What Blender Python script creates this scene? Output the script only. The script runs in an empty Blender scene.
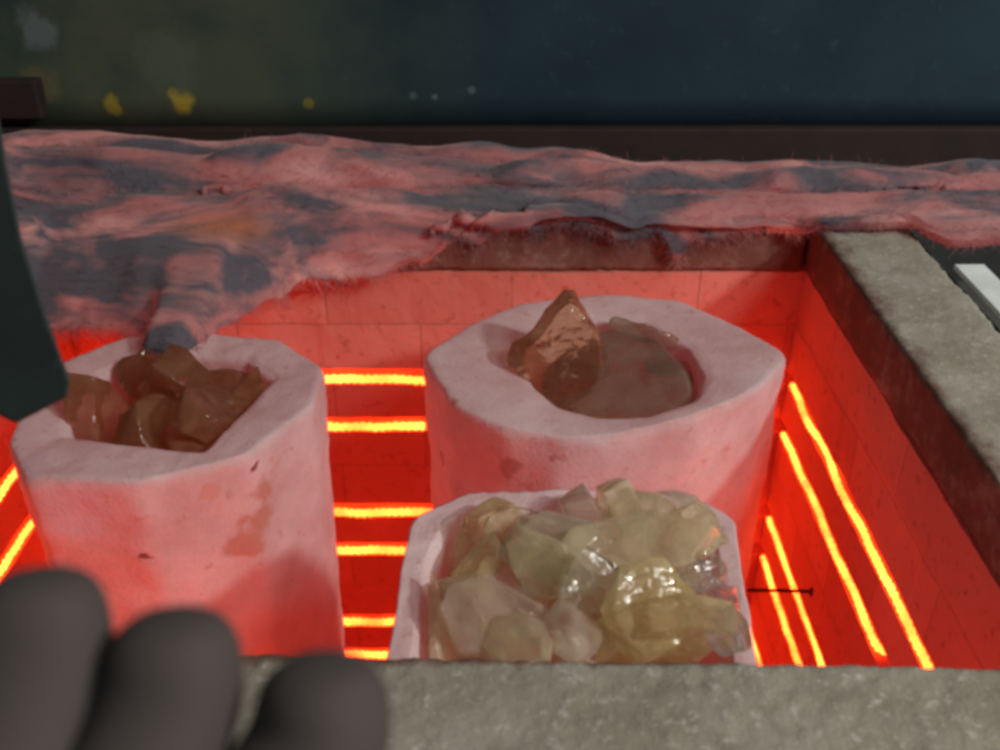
import bpy, bmesh, math, random
from mathutils import Vector, Matrix, Euler, Quaternion, noise
C = bpy.context.scene.collection
def N(x, y, z, o=3):
    return noise.fractal(Vector((x, y, z)), 1.0, 2.0, o)

def mesh_obj(name, verts, faces, mat=None, parent=None, smooth=True, loc=None):
    me = bpy.data.meshes.new(name); me.from_pydata([tuple(v) for v in verts], [], faces); me.update()
    if smooth:
        me.polygons.foreach_set('use_smooth', [True]*len(me.polygons))
    o = bpy.data.objects.new(name, me); C.objects.link(o)
    if mat: me.materials.append(mat)
    if parent: o.parent = parent
    if loc: o.location = loc
    return o

# ---------------------------------------------------------------- moulds
def resample(poly, n, smooth=2):
    P = [Vector((p[0], p[1])) for p in poly]; m = len(P)
    L = [0]
    for i in range(m): L.append(L[-1] + (P[(i+1) % m]-P[i]).length)
    out = []
    for k in range(n):
        d = L[-1]*k/n; i = max(j for j in range(m) if L[j] <= d + 1e-9)
        t = (d-L[i])/(L[i+1]-L[i]); out.append(P[i].lerp(P[(i+1) % m], t))
    for _ in range(smooth):
        out = [(out[i-1] + out[i]*2 + out[(i+1) % n])/4 for i in range(n)]
    return out
def by_angle(poly, cen):
    """rotate the list so that it starts at the smallest |angle| and runs anticlockwise"""
    area = sum(poly[i-1].x*poly[i].y-poly[i].x*poly[i-1].y for i in range(len(poly)))
    if area < 0: poly = poly[::-1]
    k = min(range(len(poly)), key=lambda i: abs(math.atan2(poly[i].y-cen.y, poly[i].x-cen.x)))
    return poly[k:]+poly[:k]
def mould_mesh(outer, inner, zt, zb, depth, taper, seed, dish=0.0, n=150, rough=.0018, sm=(2, 2), wav=1.0):
    O = resample(outer, n, sm[0]); I = resample(inner, n, sm[1])
    cen = sum(O, Vector((0, 0)))/n; ci = sum(I, Vector((0, 0)))/n
    O = by_angle(O, cen); I = by_angle(I, cen)
    rings = []
    H = zt-zb
    def ring(P, cc, scale, z, amp, lip=0):
        r = []
        for i, p in enumerate(P):
            q = cc + (p-cc)*scale
            a = amp*N(q.x*22+seed, q.y*22, z*22, 4)
            d = (q-cc).normalized()
            zz = z + wav*lip*(N(q.x*16, q.y*16+seed, 3.3, 3) + .45*N(q.x*70, q.y*70+seed, 1.3, 3))
            r.append(Vector((q.x+d.x*a, q.y+d.y*a, zz)))
        rings.append(r)
    for k in range(46):                          # outside, bottom to top
        f = k/46; f = 1-(1-f)**1.4
        ring(O, cen, 1-taper*(1-f), zb+f*(H-.006), rough*1.6)
    ring(O, cen, .996, zt-.004, rough*1.2, .002)
    ring(O, cen, .985, zt-.001, rough, .003)
    for f in (.06, .14, .25, .4, .55, .7, .82, .92):    # the lip
        P = [O[i].lerp(I[i], f) for i in range(n)]
        ring(P, cen, 1, zt-dish*f*f, rough*.8, .0035)
    ring(I, ci, 1.012, zt-dish-.002, rough, .004)
    for f in (.04, .12, .25, .4, .6, .8, .95, 1.0):
        ring(I, ci, .99-.10*f, zt-dish-depth*f, rough*1.2)
    for f in (.7, .4): ring(I, ci, .89*f, zt-dish-depth-.002, rough)
    V = [v for r in rings for v in r]; F = []
    for k in range(len(rings)-1):
        for i in range(n):
            j = (i+1) % n
            F.append((k*n+i, k*n+j, (k+1)*n+j, (k+1)*n+i))
    F.append(tuple(range((len(rings)-1)*n, len(rings)*n)))
    F.append(tuple(reversed(range(n))))
    return V, F

R_OUT = [(-.080,.892),(-.037,.958),(.022,1.01),(.113,1.036),(.201,1.02),(.253,.960),(.288,.905),(.290,.888),(.250,.828),(.183,.78),(.106,.746),(.053,.739),(0,.76),(-.046,.797),(-.063,.847)]
R_IN = [(.022,.903),(.048,.955),(.1,.985),(.153,.97),(.197,.924),(.204,.858),(.183,.81),(.138,.785),(.092,.785),(.056,.802),(.031,.843)]
L_OUT = [(-.432,.735),(-.395,.682),(-.30,.676),(-.215,.718),(-.173,.80),(-.174,.868),(-.225,.922),(-.315,.944),(-.390,.934),(-.442,.875),(-.447,.80)]
L_IN = [(-.387,.752),(-.325,.739),(-.258,.727),(-.24,.789),(-.22,.854),(-.255,.893),(-.309,.905),(-.367,.895),(-.396,.862),(-.404,.806)]
F_OUT = [(-.077,.452),(-.071,.628),(-.056,.645),(-.025,.667),(.033,.668),(.114,.662),(.161,.653),(.185,.63),(.179,.58),(.167,.452)]
F_IN = [(-.058,.475),(-.053,.585),(-.038,.630),(0,.642),(.08,.647),(.15,.634),(.164,.603),(.161,.558),(.152,.475)]
ZT = -.5
MOULDS = {
 'left': dict(outer=L_OUT, inner=L_IN, zt=ZT, zb=-1.18, depth=.10, taper=.10, seed=3.1, dish=.004, sm=(1, 0), wav=.7),
 'right': dict(outer=R_OUT, inner=R_IN, zt=ZT, zb=-1.18, depth=.11, taper=.04, seed=7.7, dish=.006, sm=(4, 3), wav=.35),
 'front': dict(outer=F_OUT, inner=F_IN, zt=ZT, zb=-.92, depth=.11, taper=.05, seed=12.4, dish=.002, sm=(2, 2)),
}
# ---------------------------------------------------------------- glass
def chunk_mesh(kind, dims, seed, outline=None):
    """irregular broken piece of cast glass; kinds: slab, shard, lump"""
    rnd = random.Random(seed); bm = bmesh.new()
    sx, sy, sz = [d/2 for d in dims]
    if outline:
        pts = [(p[0]*s_*rnd.uniform(.94, 1), p[1]*s_, zz*sz*rnd.uniform(.6, 1.1)) for p in outline for zz, s_ in ((-1, 1), (1, .82))]
    elif kind == 'slab':
        k = rnd.choice((6, 7, 8)); a0 = rnd.random()*6
        pts = []
        for i in range(k):
            a = a0 + (i+rnd.uniform(-.3, .3))*2*math.pi/k; r = rnd.uniform(.75, 1.05)
            for zz in (-1, 1):
                rr = r*rnd.uniform(.86, 1.04)
                pts.append((sx*math.cos(a)*rr, sy*math.sin(a)*rr, zz*sz*rnd.uniform(.7, 1.1)))
    elif kind == 'shard':
        pts = []
        for i in range(13):
            u = rnd.uniform(-1, 1); w = (1-.75*abs(u)**1.5)
            a = rnd.uniform(0, 2*math.pi)
            pts.append((sx*u, sy*w*math.cos(a), sz*w*math.sin(a)))
        pts += [(-sx, 0, sz*.2), (sx, sy*.2, 0)]
    else:
        pts = []
        for i in range(16):
            v = Vector((rnd.gauss(0, 1), rnd.gauss(0, 1), rnd.gauss(0, 1))).normalized()*rnd.uniform(.9, 1.05)
            pts.append((v.x*sx, v.y*sy, v.z*sz))
    for p in pts: bm.verts.new(p)
    bmesh.ops.convex_hull(bm, input=list(bm.verts))
    for v in [v for v in bm.verts if not v.link_faces]: bm.verts.remove(v)
    bmesh.ops.dissolve_limit(bm, angle_limit=.25, verts=bm.verts, edges=bm.edges)
    if kind == 'lump':
        bmesh.ops.bevel(bm, geom=list(bm.edges), offset=min(dims)*.16, segments=2, profile=.6, affect='EDGES', clamp_overlap=True)
    else:
        bmesh.ops.bevel(bm, geom=list(bm.edges), offset=min(dims)*.06, segments=2, profile=.6, affect='EDGES', clamp_overlap=True)
    bmesh.ops.triangulate(bm, faces=[f for f in bm.faces if len(f.verts) > 4])
    bmesh.ops.subdivide_edges(bm, edges=[e for e in bm.edges if e.calc_length() > min(dims)*.25], cuts=2, use_grid_fill=True)
    bmesh.ops.triangulate(bm, faces=bm.faces)
    bmesh.ops.subdivide_edges(bm, edges=[e for e in bm.edges if e.calc_length() > min(dims)*.2], cuts=1)
    bmesh.ops.triangulate(bm, faces=bm.faces)
    for _ in range({'lump': 5, 'slab': 0, 'shard': 1}[kind]):
        bmesh.ops.smooth_vert(bm, verts=bm.verts, factor=.5, use_axis_x=True, use_axis_y=True, use_axis_z=True)
    bmesh.ops.triangulate(bm, faces=bm.faces)
    a = min(dims)*.24
    for v in bm.verts:      # shallow shell-shaped fracture ripples
        q = v.co*(1.3/max(dims))*2
        d = N(q.x+seed, q.y, q.z, 2)
        v.co *= 1 + a*d/max(.004, v.co.length)*.7
    bmesh.ops.recalc_face_normals(bm, faces=bm.faces)
    for f in bm.faces: f.smooth = True
    me = bpy.data.meshes.new('glass_chunk'); bm.to_mesh(me); bm.free()
    return me
EL_STR = 14.5
WORLD = .10
KEY = 52.0
SOFT = 30.0
# ================================================================ materials
def new_mat(name):
    m = bpy.data.materials.new(name); m.use_nodes = True
    nt = m.node_tree; b = nt.nodes['Principled BSDF']
    return m, nt, b
def nd(nt, t, **kw):
    n = nt.nodes.new(t)
    for k, v in kw.items():
        if k in n.inputs.keys(): n.inputs[k].default_value = v
        else: setattr(n, k, v)
    return n
def ramp(nt, fac, stops):
    r = nt.nodes.new('ShaderNodeValToRGB'); e = r.color_ramp.elements
    while len(e) > 1: e.remove(e[-1])
    e[0].position = stops[0][0]; e[0].color = (*stops[0][1], 1)
    for p, c in stops[1:]:
        x = e.new(p); x.color = (*c, 1)
    nt.links.new(fac, r.inputs['Fac']); return r.outputs['Color']
def noise_n(nt, scale, detail=4, rough=.55, vec=None, dist=0.0):
    n = nd(nt, 'ShaderNodeTexNoise', Scale=scale, Detail=detail, Roughness=rough, Distortion=dist)
    if vec is None:
        tc = nt.nodes.new('ShaderNodeTexCoord'); vec = tc.outputs['Object']
    nt.links.new(vec, n.inputs['Vector']); return n.outputs['Fac']
def mixc(nt, fac, a, b, mode='MIX'):
    m = nt.nodes.new('ShaderNodeMix'); m.data_type = 'RGBA'; m.blend_type = mode
    for s, v in ((0, fac), (6, a), (7, b)):
        if hasattr(v, 'is_output'): nt.links.new(v, m.inputs[s])
        else: m.inputs[s].default_value = v if s == 0 else (*v, 1)
    return m.outputs[2]
def math_n(nt, op, a, b=0.0, clamp=False):
    m = nt.nodes.new('ShaderNodeMath'); m.operation = op; m.use_clamp = clamp
    for i, v in ((0, a), (1, b)):
        if hasattr(v, 'is_output'): nt.links.new(v, m.inputs[i])
        else: m.inputs[i].default_value = v
    return m.outputs[0]
def bump(nt, b, h, strength=.4, dist=.002):
    n = nd(nt, 'ShaderNodeBump', Strength=strength, Distance=dist)
    nt.links.new(h, n.inputs['Height']); nt.links.new(n.outputs['Normal'], b.inputs['Normal'])

def brick_mat(name, axis, base=(.52, .215, .17), joint=(.27, .13, .10)):
    m, nt, b = new_mat(name)
    tc = nt.nodes.new('ShaderNodeTexCoord'); sp = nt.nodes.new('ShaderNodeSeparateXYZ')
    nt.links.new(tc.outputs['Object'], sp.inputs[0])
    cb = nt.nodes.new('ShaderNodeCombineXYZ')
    u = sp.outputs['X'] if axis == 'x' else sp.outputs['Y']
    wob = math_n(nt, 'MULTIPLY', math_n(nt, 'SUBTRACT', noise_n(nt, 14, 3), .5), .006)
    nt.links.new(math_n(nt, 'ADD', math_n(nt, 'ADD', u, wob), .215 if axis == 'x' else .16), cb.inputs['X'])
    nt.links.new(math_n(nt, 'ADD', math_n(nt, 'ADD', sp.outputs['Z'], wob), .515+72*.072), cb.inputs['Y'])
    br = nd(nt, 'ShaderNodeTexBrick', Scale=1.0)
    br.inputs['Mortar Size'].default_value = .0011; br.inputs['Mortar Smooth'].default_value = .2
    br.inputs['Brick Width'].default_value = .23; br.inputs['Row Height'].default_value = .072
    br.inputs['Color1'].default_value = (*base, 1)
    br.inputs['Color2'].default_value = (base[0]*.82, base[1]*.75, base[2]*.72, 1)
    br.inputs['Mortar'].default_value = (*joint, 1)
    nt.links.new(cb.outputs[0], br.inputs['Vector'])
    n1 = noise_n(nt, 9, 5, .6); n2 = noise_n(nt, 90, 4, .6)
    c = mixc(nt, ramp(nt, n1, [(.35, (.0,)*3), (.7, (.5,)*3)]), br.outputs['Color'], (base[0]*.75, base[1]*.6, base[2]*.55))
    c = mixc(nt, ramp(nt, n2, [(.58, (0,)*3), (.70, (.8,)*3)]), c, (base[0]*.55, base[1]*.4, base[2]*.35))
    nt.links.new(c, b.inputs['Base Color']); b.inputs['Roughness'].default_value = .95
    h = math_n(nt, 'ADD', math_n(nt, 'MULTIPLY', br.outputs['Fac'], -1.2), math_n(nt, 'MULTIPLY', n2, .5))
    bump(nt, b, h, .6, .002)
    return m
def rim_mat(name, edge_axis):
    """grey crumbly top, brown heat stained on the face towards the chamber"""
    m, nt, b = new_mat(name)
    tc = nt.nodes.new('ShaderNodeTexCoord'); sp = nt.nodes.new('ShaderNodeSeparateXYZ')
    nt.links.new(tc.outputs['Object'], sp.inputs[0])
    n1 = noise_n(nt, 11, 6, .65); n2 = noise_n(nt, 150, 4, .7); n3 = noise_n(nt, 48, 5, .7)
    top = ramp(nt, n1, [(.3, (.215, .188, .142)), (.5, (.265, .238, .188)), (.68, (.325, .30, .25))])
    top = mixc(nt, ramp(nt, n3, [(.34, (.45,)*3), (.5, (0,)*3)]), top, (.17, .14, .105))
    top = mixc(nt, ramp(nt, n2, [(.56, (0,)*3), (.7, (.8,)*3)]), top, (.46, .44, .39))
    # the stain runs over the edge with a ragged border
    o = {'right': math_n(nt, 'SUBTRACT', sp.outputs['X'], .371), 'front': math_n(nt, 'SUBTRACT', .434, sp.outputs['Y']),
         'back': math_n(nt, 'SUBTRACT', sp.outputs['Y'], 1.127), 'left': math_n(nt, 'SUBTRACT', -.54, sp.outputs['X'])}[edge_axis]
    o = math_n(nt, 'ADD', o, math_n(nt, 'MULTIPLY', math_n(nt, 'SUBTRACT', n3, .5), .05 if edge_axis != 'front' else .02))
    o = math_n(nt, 'ADD', o, math_n(nt, 'MULTIPLY', math_n(nt, 'SUBTRACT', n1, .5), .03 if edge_axis != 'front' else .01))
    st = ramp(nt, math_n(nt, 'MULTIPLY', o, 20.0), [(.0, (1,)*3), ({'right': .40, 'back': .45}.get(edge_axis, .12), (0,)*3)])
    brown = ramp(nt, n1, [(.35, (.115, .055, .040)), (.65, (.155, .075, .054))])
    brown = mixc(nt, ramp(nt, n2, [(.66, (0,)*3), (.76, (.35,)*3)]), brown, (.25, .14, .11))
    nt.links.new(mixc(nt, st, top, brown), b.inputs['Base Color']); b.inputs['Roughness'].default_value = 1
    bump(nt, b, math_n(nt, 'ADD', n2, math_n(nt, 'MULTIPLY', n3, .8)), .6, .0025)
    return m
def plaster_mat(name, seed, stains_and_shade=(), K=.80):
    m, nt, b = new_mat(name)
    tc = nt.nodes.new('ShaderNodeTexCoord'); mp = nt.nodes.new('ShaderNodeMapping')
    mp.inputs['Location'].default_value = (seed, seed*.7, 0); nt.links.new(tc.outputs['Object'], mp.inputs['Vector'])
    v = mp.outputs[0]
    n1 = noise_n(nt, 13, 5, .6, v); n2 = noise_n(nt, 75, 5, .65, v); n3 = noise_n(nt, 26, 3, .5, v, 1.2)
    c = ramp(nt, n1, [(.3, (.34*K, .29*K, .29*K)), (.5, (.43*K, .385*K, .385*K)), (.7, (.52*K, .48*K, .485*K))])
    c = mixc(nt, ramp(nt, n2, [(.61, (0,)*3), (.68, (.6,)*3)]), c, (.24, .16, .13))     # small pits
    c = mixc(nt, ramp(nt, n3, [(.66, (0,)*3), (.72, (.28,)*3)]), c, (.36, .25, .2))     # blotches
    n4 = noise_n(nt, 260, 3, .6, v); c = mixc(nt, ramp(nt, n4, [(.56, (0,)*3), (.66, (.35,)*3)]), c, (.34, .28, .27))
    if stains_and_shade:
        sep = tc.outputs['Object']
        wv = nt.nodes.new('ShaderNodeVectorMath'); wv.operation = 'ADD'
        nz = nd(nt, 'ShaderNodeTexNoise', Scale=45.0, Detail=3.0); nt.links.new(sep, nz.inputs['Vector'])
        sc = nt.nodes.new('ShaderNodeVectorMath'); sc.operation = 'SCALE'; sc.inputs['Scale'].default_value = .030
        sb = nt.nodes.new('ShaderNodeVectorMath'); sb.operation = 'SUBTRACT'; sb.inputs[1].default_value = (.5, .5, .5)
        nt.links.new(nz.outputs['Color'], sb.inputs[0]); nt.links.new(sb.outputs[0], sc.inputs[0])
        nt.links.new(sep, wv.inputs[0]); nt.links.new(sc.outputs[0], wv.inputs[1])
        for (p, r, a, col) in stains_and_shade:
            d = nt.nodes.new('ShaderNodeVectorMath'); d.operation = 'DISTANCE'
            nt.links.new(wv.outputs[0], d.inputs[0]); d.inputs[1].default_value = p
            f = ramp(nt, math_n(nt, 'DIVIDE', d.outputs['Value'], r), [(.65, (a,)*3), (1.05, (0,)*3)])
            c = mixc(nt, f, c, col)
    nt.links.new(c, b.inputs['Base Color']); b.inputs['Roughness'].default_value = .9
    bump(nt, b, math_n(nt, 'ADD', math_n(nt, 'ADD', n2, n4), math_n(nt, 'MULTIPLY', n1, 2)), .45, .0016)
    return m
def glass_mat(name, col, cloudy, cc, rough=.06, clear=.16):
    m, nt, b = new_mat(name)
    b.inputs['Base Color'].default_value = (*col, 1); b.inputs['Roughness'].default_value = rough
    b.inputs['Transmission Weight'].default_value = 1; b.inputs['IOR'].default_value = 1.50
    n1 = noise_n(nt, 55, 3, .5); n2 = noise_n(nt, 24, 3, .5, None, .6)
    bump(nt, b, math_n(nt, 'ADD', n1, math_n(nt, 'MULTIPLY', n2, 1.5)), .8, .005)
    # cloudy body of the cast glass: light scatters through it
    tl = nd(nt, 'ShaderNodeBsdfTranslucent', Color=(*cc, 1)); df = nd(nt, 'ShaderNodeBsdfDiffuse', Color=(*cc, 1))
    ms = nt.nodes.new('ShaderNodeMixShader'); ms.inputs[0].default_value = .5
    nt.links.new(tl.outputs[0], ms.inputs[1]); nt.links.new(df.outputs[0], ms.inputs[2])
    tp = nd(nt, 'ShaderNodeBsdfTransparent', Color=(*col, 1)); m3 = nt.nodes.new('ShaderNodeMixShader'); m3.inputs[0].default_value = clear
    nt.links.new(b.outputs[0], m3.inputs[1]); nt.links.new(tp.outputs[0], m3.inputs[2])
    m2 = nt.nodes.new('ShaderNodeMixShader')
    nt.links.new(ramp(nt, n2, [(.35, (cloudy*.5,)*3), (.65, (min(1, cloudy*1.6),)*3)]), m2.inputs[0])
    out = nt.nodes['Material Output']
    nt.links.new(m3.outputs[0], m2.inputs[1]); nt.links.new(ms.outputs[0], m2.inputs[2]); nt.links.new(m2.outputs[0], out.inputs['Surface'])
    return m
def metal_mat(name, lo, hi, scale=8, rough=.6, metallic=.3, spots=None):
    m, nt, b = new_mat(name)
    n1 = noise_n(nt, scale, 6, .6); n2 = noise_n(nt, scale*12, 4, .6)
    c = ramp(nt, n1, [(.3, lo), (.7, hi)])
    c = mixc(nt, ramp(nt, n2, [(.6, (0,)*3), (.75, (.4,)*3)]), c, tuple(x*1.8 for x in hi))
    if spots: c = spots(nt, c)
    nt.links.new(c, b.inputs['Base Color']); b.inputs['Roughness'].default_value = rough; b.inputs['Metallic'].default_value = metallic
    bump(nt, b, n2, .2, .001)
    return m
def fibre_mat():
    m, nt, b = new_mat('ceramic_fibre')
    tc = nt.nodes.new('ShaderNodeTexCoord'); mp = nt.nodes.new('ShaderNodeMapping'); mp.inputs['Scale'].default_value = (.38, 1, 1.25)
    nt.links.new(tc.outputs['Object'], mp.inputs['Vector'])
    n1 = noise_n(nt, 9, 4, .55, mp.outputs[0], .5); n2 = noise_n(nt, 60, 6, .75); n3 = noise_n(nt, 13, 4, .55, mp.outputs[0], .9)
    c = ramp(nt, n1, [(.3, (.17, .105, .105)), (.5, (.25, .14, .135)), (.7, (.46, .29, .27))])  # red kiln glow painted into the fibre's base colour
    sp = nt.nodes.new('ShaderNodeSeparateXYZ'); nt.links.new(tc.outputs['Object'], sp.inputs[0])
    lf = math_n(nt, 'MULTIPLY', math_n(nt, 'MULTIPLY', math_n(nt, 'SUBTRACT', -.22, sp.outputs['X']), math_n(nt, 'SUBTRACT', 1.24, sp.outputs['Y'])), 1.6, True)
    scorch_shade = ramp(nt, math_n(nt, 'ADD', n3, math_n(nt, 'MINIMUM', lf, .10)), [(.43, (0,)*3), (.60, (1,)*3)])          # scorch, with shade of the hollows painted in grey; masks the glow
    c = mixc(nt, scorch_shade, c, (.075, .072, .09))
    d = nt.nodes.new('ShaderNodeVectorMath'); d.operation = 'DISTANCE'
    mp2 = nt.nodes.new('ShaderNodeMapping'); mp2.inputs['Scale'].default_value = (1, 2.2, 2.2)
    nt.links.new(tc.outputs['Object'], mp2.inputs['Vector'])
    nt.links.new(mp2.outputs[0], d.inputs[0]); d.inputs[1].default_value = (-.32, 1.10*2.2, -.455*2.2)
    f = ramp(nt, math_n(nt, 'ADD', math_n(nt, 'MULTIPLY', d.outputs['Value'], 7), math_n(nt, 'MULTIPLY', n3, .9)), [(.6, (.8,)*3), (1.15, (0,)*3)])
    c = mixc(nt, f, c, (.36, .12, .035))                          # rust coloured patch
    nt.links.new(c, b.inputs['Base Color']); b.inputs['Roughness'].default_value = 1
    e = mixc(nt, scorch_shade, (.12, .009, .008), (.006, .0, .0)); nt.links.new(e, b.inputs['Emission Color']); b.inputs['Emission Strength'].default_value = 1  # glow painted into the emission, held off the grey patches
    b.inputs['Sheen Weight'].default_value = .15
    bump(nt, b, n2, .6, .003)
    return m
EL = new_mat('glowing_wire')
def lid_spots(nt, c):
    tc = nt.nodes.new('ShaderNodeTexCoord'); n = noise_n(nt, 40, 3)
    g = noise_n(nt, 5, 4, .6)
    sp = nt.nodes.new('ShaderNodeSeparateXYZ'); nt.links.new(tc.outputs['Object'], sp.inputs[0])
    left = math_n(nt, 'MULTIPLY', math_n(nt, 'SUBTRACT', -.0, sp.outputs['X']), 2.2, True)
    c = mixc(nt, math_n(nt, 'MULTIPLY', left, ramp(nt, g, [(.3, (.2,)*3), (.6, (1,)*3)])), c, (.066, .078, .046))
    for p, r, col in [((-.441, -.385), .019, (.34, .25, .03)), ((-.452, -.372), .009, (.34, .25, .03)), ((-.540, -.386), .014, (.28, .21, .03)), ((-.532, -.395), .009, (.28, .21, .03)), ((-.265, -.385), .009, (.17, .14, .03)),
                      ((-.63, -.36), .03, (.10, .09, .05)), ((-.09, -.378), .006, (.09, .13, .125)), ((-.12, -.376), .006, (.06, .09, .09)), ((-.45, -.33), .05, (.07, .085, .055)),
                      ((-.624, -.29), .035, (.10, .12, .12)), ((-.04, -.368), .007, (.07, .10, .10)), ((-.36, -.36), .06, (.055, .07, .045))]:
        d = nt.nodes.new('ShaderNodeVectorMath'); d.operation = 'DISTANCE'
        cb = nt.nodes.new('ShaderNodeCombineXYZ'); nt.links.new(sp.outputs['X'], cb.inputs['X']); nt.links.new(sp.outputs['Z'], cb.inputs['Y'])
        nt.links.new(cb.outputs[0], d.inputs[0]); d.inputs[1].default_value = (*p, 0)
        v = math_n(nt, 'ADD', math_n(nt, 'DIVIDE', d.outputs['Value'], r), math_n(nt, 'MULTIPLY', math_n(nt, 'SUBTRACT', n, .5), 1.6))
        c = mixc(nt, ramp(nt, v, [(.5, (.9,)*3), (1.15, (0,)*3)]), c, col)
    return c
M_BX = brick_mat('firebrick_back', 'x'); M_BY = brick_mat('firebrick_side', 'y')
M_RIM = {k: rim_mat('rim_brick_'+k, k) for k in ('right', 'front', 'back', 'left')}
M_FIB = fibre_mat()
M_LID = metal_mat('teal_painted_steel', (.009, .022, .031), (.017, .037, .048), 5, .55, .0, lid_spots)
M_LID.node_tree.nodes['Principled BSDF'].inputs['Specular IOR Level'].default_value = .15
M_LID.node_tree.nodes['Principled BSDF'].inputs['Roughness'].default_value = .8
M_ARM = metal_mat('dark_green_steel', (.010, .014, .014), (.02, .03, .027), 9, .5, .2)
M_RUST = metal_mat('rusty_steel', (.012, .006, .005), (.026, .012, .009), 20, .8, .1)
M_TRIM = metal_mat('pale_zinc_steel', (.68, .72, .70), (.86, .9, .86), 25, .5, .15)
M_SHELL = metal_mat('kiln_shell', (.04, .05, .05), (.06, .075, .075), 6, .5, .3)
M_PIN = metal_mat('burnt_pin', (.03, .012, .01), (.06, .02, .016), 40, .8, .2)
M_FLOOR = metal_mat('concrete', (.16, .155, .15), (.24, .235, .22), 6, .95, .0)
m, nt, b = EL
b.inputs['Base Color'].default_value = (.1, .05, .03, 1)
EN = noise_n(nt, 17, 3)
b.inputs['Emission Color'].default_value = (1, .066, .008, 1)
nt.links.new(math_n(nt, 'MULTIPLY', ramp(nt, EN, [(.32, (.45,)*3), (.5, (1,)*3), (.68, (1.6,)*3)]), EL_STR), b.inputs['Emission Strength'])
EL = m
m, nt, b = new_mat('dark_glove')
b.inputs['Base Color'].default_value = (.050, .039, .036, 1); b.inputs['Roughness'].default_value = .85
bump(nt, b, noise_n(nt, 900, 2), .3, .0006)
M_GLOVE = m

def hot(m, r, g, b_):
    p = m.node_tree.nodes['Principled BSDF']; p.inputs['Emission Color'].default_value = (r, g, b_, 1); p.inputs['Emission Strength'].default_value = 1
    return m
hot(M_BX, .05, .001, .001); hot(M_BY, .05, .001, .001)
def tag(o, label=None, cat=None, group=None, kind=None):
    if label: o['label'] = label
    if cat: o['category'] = cat
    if group: o['group'] = group
    if kind: o['kind'] = kind
    return o
def empty(name, loc):
    o = bpy.data.objects.new(name, None); C.objects.link(o); o.location = loc; o.empty_display_size = .05
    return o

# ================================================================ kiln
X0, X1, Y0, Y1 = -.54, .371, .434, 1.127          # chamber
ZR, ZJ, ZF = -.451, -.515, -1.19                 # rim top, rim joint, floor
T = .105
ROWS = [-.666, -.740, -.883, -.953, -1.092, -1.160]
kiln = empty('kiln', (0, .78, -1.5))
tag(kiln, 'open firebrick kiln glowing red inside with teal steel lid raised behind', 'kiln')
KM = Matrix.Translation((0, -.78, 1.5))
def kpart(name, V, F, mat, parent=None, smooth=False):
    o = mesh_obj(name, V, F, mat, None, smooth)
    o.parent = parent or kiln
    o.matrix_parent_inverse = (KM if not parent else Matrix.Identity(4))
    return o
def groove_profile():
    """(depth, z) down the chamber face: a round bottomed channel at each element"""
    P = [(0, ZJ-.001)]
    for r in ROWS:
        for a in range(0, 9):
            t = math.pi*a/8
            P.append((.016*math.sin(t), r+.011*math.cos(t)+.003))
    P.append((0, ZF-.03)); return P
def wall(name, axis, face, sgn, a0, a1, mat):
    prof = groove_profile(); P = []
    # densify the straight runs
    for i in range(len(prof)-1):
        p, q = prof[i], prof[i+1]; k = max(1, int(abs(p[1]-q[1])/.012))
        for j in range(k): P.append((p[0]+(q[0]-p[0])*j/k, p[1]+(q[1]-p[1])*j/k))
    P.append(prof[-1]); L = len(P); n = 110
    V, F = [], []
    for i in range(n+1):
        a = a0+(a1-a0)*i/n
        for d, z in P:
            row = int(math.floor((z+.515)/.072)); off = .115*(row % 2)
            blk = math.floor((a+off)/.23)
            o = d + .0012*N(a*30, z*30, sgn*5.0) + .0012*noise.cell(Vector((blk*1.7+.3, row*2.3+.1, 4*sgn)))
            zz = z + .0015*N(a*18, z*5, 9.1)*(1 if d > 0 else .0)
            V.append((face+sgn*o, a, zz) if axis == 'x' else (a, face+sgn*o, zz))
    m0 = len(V)
    for i in range(n+1):
        a = a0+(a1-a0)*i/n
        for z in (ZJ-.001, ZF-.03):
            V.append((face+sgn*T, a, z) if axis == 'x' else (a, face+sgn*T, z))
    for i in range(n):
        for j in range(L-1): F.append((i*L+j, (i+1)*L+j, (i+1)*L+j+1, i*L+j+1))
        F.append((i*L, m0+2*i, m0+2*i+2, (i+1)*L)); F.append((i*L+L-1, (i+1)*L+L-1, m0+2*i+3, m0+2*i+1)); F.append((m0+2*i, m0+2*i+1, m0+2*i+3, m0+2*i+2))
    for i in (0, n):
        F.append(tuple([i*L+j for j in range(L)]+[m0+2*i+1, m0+2*i]))
    return kpart(name, V, F, mat)
wall('back_wall', 'y', Y1, 1, X0-.02, X1+.02, M_BX)
wall('side_wall', 'x', X0, -1, Y0-T, Y1-.0015, M_BY)
wall('side_wall', 'x', X1, 1, Y0-T, Y1-.0015, M_BY)
wall('front_wall', 'y', Y0, -1, X0+.0015, X1-.0015, M_BX)

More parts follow.
